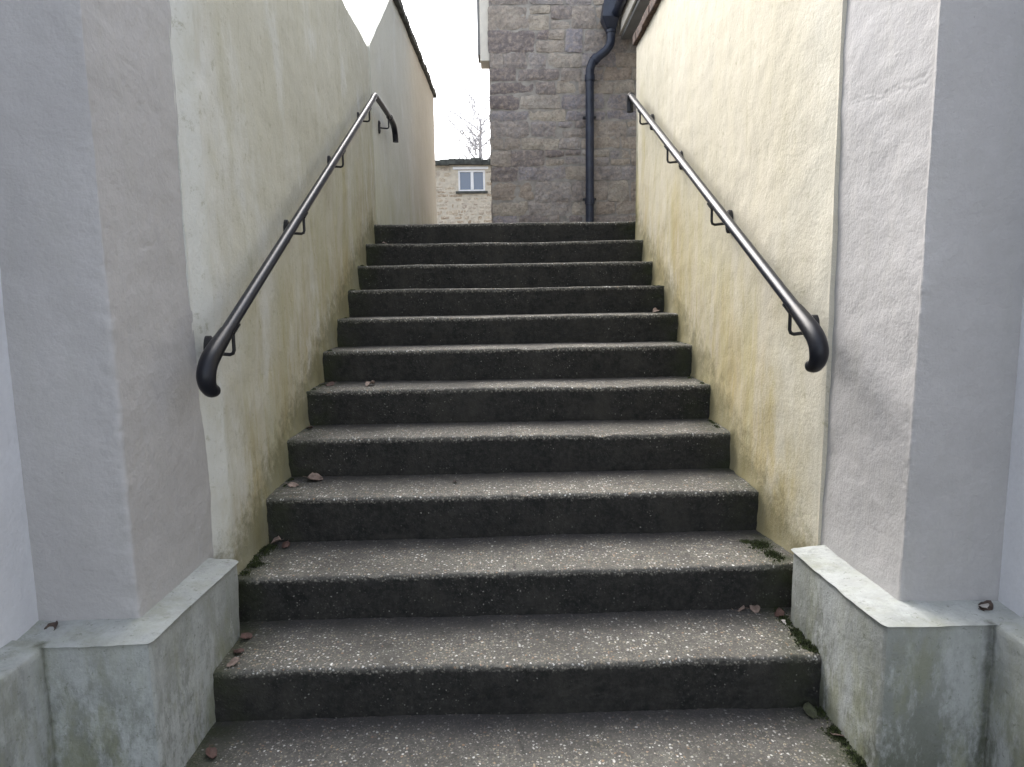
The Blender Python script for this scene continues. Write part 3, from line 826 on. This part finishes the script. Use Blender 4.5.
b = MB(); b.box((WX0 + t, CY + .06, WZ0 + t), (-.80, CY + .07, WZ1 - t)); sub(b.build('pane', M['glass'], ct))
b = MB(); b.box((-.72, CY + .075, WZ0 + t), (WX1 - t, CY + .085, WZ1 - t)); sub(b.build('pane', M['glass'], ct))
b = MB(); x = -5.2
while x < 4.1:
    L = rnd.uniform(.16, .30); z = 3.09 + rnd.uniform(-.015, .015); h = rnd.uniform(.13, .18)
    v = [(x, CY - .14, z), (x + L, CY - .14, z), (x + L, CY + 3, z + .2), (x, CY + 3, z + .2)]
    v = [Vector(q) for q in v]; v += [q + Vector((0, .02, h)) for q in v]
    b.add(v, [(3, 2, 1, 0), (4, 5, 6, 7), (0, 1, 5, 4), (1, 2, 6, 5), (2, 3, 7, 6), (3, 0, 4, 7)]); x += L + .005
b.build('roof', M['slate'], ct)

# ------------------------------------------------------------------ bare tree beyond the cottage
tr = empty('bare_tree', (-.9, 30, 0)); tag(tr, 'leafless glare-paled tree rising behind the far cottage roof', 'tree')
tb = MB(); cb = MB(); trnd = random.Random(5)
tb.tube([(-.9, 30, 0), (-.86, 30, 2.5), (-.95, 30.05, 4.9), (-.9, 30.1, 7.2), (-.84, 30.1, 8.6)], [.22, .18, .13, .08, .03], 10)
def grow(p, d, L, r_, lv):
    q = p; pts = [p.copy()]
    for k in range(4):
        d = (d + Vector((trnd.uniform(-.22, .22), trnd.uniform(-.22, .22), trnd.uniform(-.06, .16)))).normalized()
        q = q + d * L / 4; pts.append(q.copy())
    cb.tube(pts, [r_, r_ * .9, r_ * .8, r_ * .7, r_ * .55], 5, caps=False)
    if lv >= 4: return
    for k in range(4 if lv < 3 else 3):
        pp = pts[trnd.choice((1, 2, 3, 4))] if k else pts[4]
        dd = (d + Vector((trnd.uniform(-1, 1), trnd.uniform(-1, 1), trnd.uniform(-.35, .7)))).normalized()
        grow(pp, dd, L * trnd.uniform(.5, .75), r_ * .6, lv + 1)
for k in range(20):
    a = k * 2.4; p = Vector((-.9, 30.05, 4.4 + k * .20))
    grow(p, Vector((math.cos(a), math.sin(a), .7)).normalized(), trnd.uniform(1.2, 1.7), .032, 0)
tb.build('trunk', M['bark'], tr, True); cb.build('crown', M['bark'], tr, True)

# ------------------------------------------------------------------ dead leaves
def leaf(x, y, z, m, size, label, rot=None, up=0):
    L = size; V = []; F = []; nu, nv = 8, 6
    curl = rnd.uniform(5, 16); cup = rnd.uniform(-.5, .9); sd = rnd.uniform(0, 99)
    for i in range(nu + 1):
        u = i / nu; w = (math.sin(math.pi * u ** .8) ** .75) * L * .34 * (1 + .25 * N((u, sd, 0), 6)) + .0008
        for j in range(nv + 1):
            v = j / nv * 2 - 1
            V.append(Vector(((u - .5) * L, v * w, abs(v) ** 1.6 * w * cup + L * .22 * math.sin(math.pi * u * 1.1 + sd) * .6 + N((u * 2, v, sd), 3) * L * .10)))
    n = nv + 1
    F = [(i * n + j, (i + 1) * n + j, (i + 1) * n + j + 1, i * n + j + 1) for i in range(nu) for j in range(nv)]
    k0 = len(V)
    for p in range(4): V += [Vector((-.5 * L - p * L * .09, s * .0009, V[3].z + p * .001 + .0006 * (1 if s else 0))) for s in (-1, 1)]
    F += [(k0 + p * 2, k0 + p * 2 + 1, k0 + p * 2 + 3, k0 + p * 2 + 2) for p in range(3)]
    rz = rot if rot is not None else rnd.uniform(0, 6.28)
    mx = Matrix.Rotation(rz, 4, 'Z') @ Matrix.Rotation(rnd.uniform(-.35, .35), 4, 'X')
    V = [mx @ v for v in V]; mn = min(v.z for v in V)
    V = [v - Vector((0, 0, mn)) for v in V]
    o = link('dead_leaf', V, F, M[m], None, True)
    o.location = (x, y, z + .0015 + up)
    s = o.modifiers.new('thickness', 'SOLIDIFY'); s.thickness = .0006
    tag(o, label, 'leaf', 'dead leaves scattered on the steps')
T = [z for _, z, _ in STEP]
LV = [
 (-.918, -3.10, 10, 'leaf_red', .048, 'red-brown leaf beside the left plinth, farthest up of its row of three'),
 (-.905, -3.195, 10, 'leaf_red', .044, 'curled red-brown leaf in the middle of the row of three beside the left plinth'),
 (-.898, -3.262, 10, 'leaf_tan', .042, 'dull tan leaf nearest the viewer of the row of three beside the left plinth'),
 (-.905, -2.690, 9, 'leaf_red', .046, 'bright red-brown leaf at the left end of the step where the left plinth ends'),
 (-.955, -2.655, 9, 'leaf_tan', .042, 'pale tan leaf against the riser left of the bright red-brown leaf'),
 (-.935, -2.46, 8, 'leaf_tan', .050, 'flat grey-tan leaf near the left end of the third step above the plinth'),
 (-.865, -2.375, 8, 'leaf_tan', .07, 'long bleached leaf lying under the riser by the left wall'),
 (-.715, -1.82, 6, 'leaf_tan', .066, 'larger crumpled tan leaf away from the left wall, halfway up the steps'),
 (-.930, -1.79, 6, 'leaf_red', .050, 'crumpled brown leaf tight against the left wall halfway up the steps'),
 (-.247, -2.449, 8, 'leaf_red', .026, 'tiny orange-brown leaf alone left of the middle of a step'),
 (-.895, -3.455, 11, 'leaf_red', .046, 'red-brown leaf on the lowest step at the foot of the left plinth'),
 (.795, -2.975, 10, 'leaf_tan', .058, 'tan leaf under the riser near the right plinth, left one of a touching pair'),
 (.857, -2.985, 10, 'leaf_tan', .052, 'tan leaf under the riser near the right plinth, right one of a touching pair'),
 (.925, -3.03, 10, 'leaf_red', .050, 'red leaf standing in the corner where the right plinth begins'),
 (.925, -3.09, 10, 'leaf_pale', .030, 'small bleached leaf just in front of the red leaf by the right plinth'),
 (.822, -1.60, 6, 'leaf_red', .060, 'flat reddish leaf near the right wall halfway up the steps'),
 (.905, -3.33, 11, 'leaf_green', .062, 'long olive green leaf in the corner of the lowest step by the right plinth'),
 (.93, -1.08, 4, 'leaf_tan', .060, 'pale brown leaf by the right wall on the upper steps'),
 (-.88, -.215, 1, 'leaf_tan', .050, 'small brown leaf by the left wall one step below the top'),
 (.08, -3.345, 11, 'leaf_pale', .0, ''),
 (.935, -3.44, 11, 'leaf_dark', .045, 'dark rotten leaf at the foot of the right plinth, nearest the viewer'),
 (-.965, -2.07, 7, 'leaf_tan', .040, 'small tan leaf by the left wall one step below the large crumpled leaf'),
 (.30, -1.33, 5, 'leaf_tan', .0, ''),
]
for x, y, i, m, s, lab in LV:
    if s: leaf(x, y, T[i], m, s, lab)
# white fluff and dark leaf in the concave corners on top of the plinths
leaf(-1.255, -3.53, -1.437, 'leaf_dark', .045, 'dark shrivelled leaf in the corner on top of the left plinth')
leaf(1.275, -3.535, -1.437, 'leaf_dark', .050, 'dark shrivelled leaf in the corner on top of the right plinth', .5)
leaf(1.262, -3.545, -1.425, 'leaf_pale', .034, 'white papery scrap on the dark leaf on top of the right plinth', 1.3)

# ------------------------------------------------------------------ moss and grit along the wall foot
def tufts(name, label, spots, m):
    V = []; F = []
    for (cx, cy, cz, rx, ry, n, h) in spots:
        for _ in range(n):
            a = rnd.uniform(0, 6.28); q = abs(rnd.gauss(0, .62)) * (1 + .8 * N((cx * 9 + math.cos(a), cy * 9 + math.sin(a), 0), 1.3))
            p = Vector((cx + math.cos(a) * q * rx, cy + math.sin(a) * q * ry, cz - .002))
            hh = h * max(.25, 1 - q * .5) * rnd.uniform(.5, 1.2); w = rnd.uniform(.0015, .004)
            d = Vector((rnd.uniform(-1, 1), rnd.uniform(-1, 1), 0)) * hh * .6
            b0 = len(V); t_ = rnd.uniform(0, 3.14); e = Vector((math.cos(t_), math.sin(t_), 0)) * w; g_ = Vector((-e.y, e.x, 0))
            V += [p - e, p + e, p + g_, p + d + Vector((0, 0, hh))]
            F += [(b0, b0 + 1, b0 + 3), (b0 + 1, b0 + 2, b0 + 3), (b0 + 2, b0, b0 + 3)]
    o = link(name, V, F, m); tag(o, label, 'moss', None, 'stuff'); return o
spots = [(.945, -2.80, T[9] + .007, .045, .05, 900, .016), (.955, -2.90, T[9] + .007, .03, .05, 600, .016), (.905, -2.76, T[9] + .007, .04, .03, 350, .010)]
tufts('moss', 'dark green moss cushion at the right end of the step above the right plinth', spots, M['moss'])
spots = []
for k in range(26):
    y = rnd.uniform(-3.60, -3.0); i = 10 if y > -3.296 else 11
    spots.append((.935 + rnd.uniform(-.012, .01), y, T[i] + .005, .02, .03, 90, rnd.uniform(.006, .018)))
for k in range(14):
    y = rnd.uniform(-2.97, -2.66); spots.append((-.975 + rnd.uniform(-.02, .02), y, T[9] - .001, .03, .03, 80, .010))
for k in range(30):
    i = rnd.choice(range(2, 10)); y = STEP[i][0] + rnd.uniform(.02, .30); s = rnd.choice((-1, 1))
    spots.append((s * (.975 + rnd.uniform(-.01, .01)), y, T[i] + .002, .014, .04, 50, .008))
tufts('wall_foot_moss', 'thin dark moss and dirt creeping along the feet of the walls beside the steps', spots, M['moss'])

# ------------------------------------------------------------------ sky, sun, camera
w = bpy.data.worlds.new('World'); scene.world = w; w.use_nodes = True
nt = w.node_tree; bg = nt.nodes['Background']
sky = nt.nodes.new('ShaderNodeTexSky'); sky.sky_type = 'NISHITA'; sky.sun_disc = False
SUN_EL, SUN_AZ = 48.0, -25.0            # azimuth measured from +Y towards +X
sky.sun_elevation = R(SUN_EL); sky.sun_rotation = R(SUN_AZ)
sky.air_density = 1.0; sky.dust_density = 4.0; sky.ozone_density = 1.0
hsv = nt.nodes.new('ShaderNodeHueSaturation'); hsv.inputs['Saturation'].default_value = .42
nt.links.new(sky.outputs[0], hsv.inputs['Color']); nt.links.new(hsv.outputs[0], bg.inputs['Color'])
bg.inputs['Strength'].default_value = .15
sd = bpy.data.lights.new('sun', 'SUN'); sd.energy = .7; sd.angle = R(60); sd.color = (1, .97, .92)
so = bpy.data.objects.new('sun', sd); col.objects.link(so)
dirv = Vector((math.sin(R(SUN_AZ)) * math.cos(R(SUN_EL)), math.cos(R(SUN_AZ)) * math.cos(R(SUN_EL)), math.sin(R(SUN_EL))))
so.rotation_euler = dirv.to_track_quat('Z', 'Y').to_euler(); so.location = (0, 0, 12)

cd = bpy.data.cameras.new('camera'); co = bpy.data.objects.new('camera', cd); col.objects.link(co)
cd.sensor_width = 36; cd.lens = 666.133 / 1024 * 36; cd.clip_end = 2000; cd.clip_start = .05
Rt = Vector((0.9997261, -0.01823065, -0.01467563)); Up = Vector((0.01690745, 0.12901037, 0.9914991)); Fw = Vector((0.01618236, 0.99147565, -0.12928327))
mw = Matrix((( Rt.x, Up.x, -Fw.x, -0.04076381), (Rt.y, Up.y, -Fw.y, -5.24015172), (Rt.z, Up.z, -Fw.z, -0.566567), (0, 0, 0, 1)))
co.matrix_world = mw
scene.camera = co
scene.view_settings.view_transform = 'Standard'; scene.view_settings.look = 'None'
scene.view_settings.exposure = 2.08; scene.view_settings.gamma = 1; scene.view_settings.use_curve_mapping = False
scene.cycles.use_denoising = True
scene.cycles.max_bounces = 8; scene.cycles.diffuse_bounces = 5
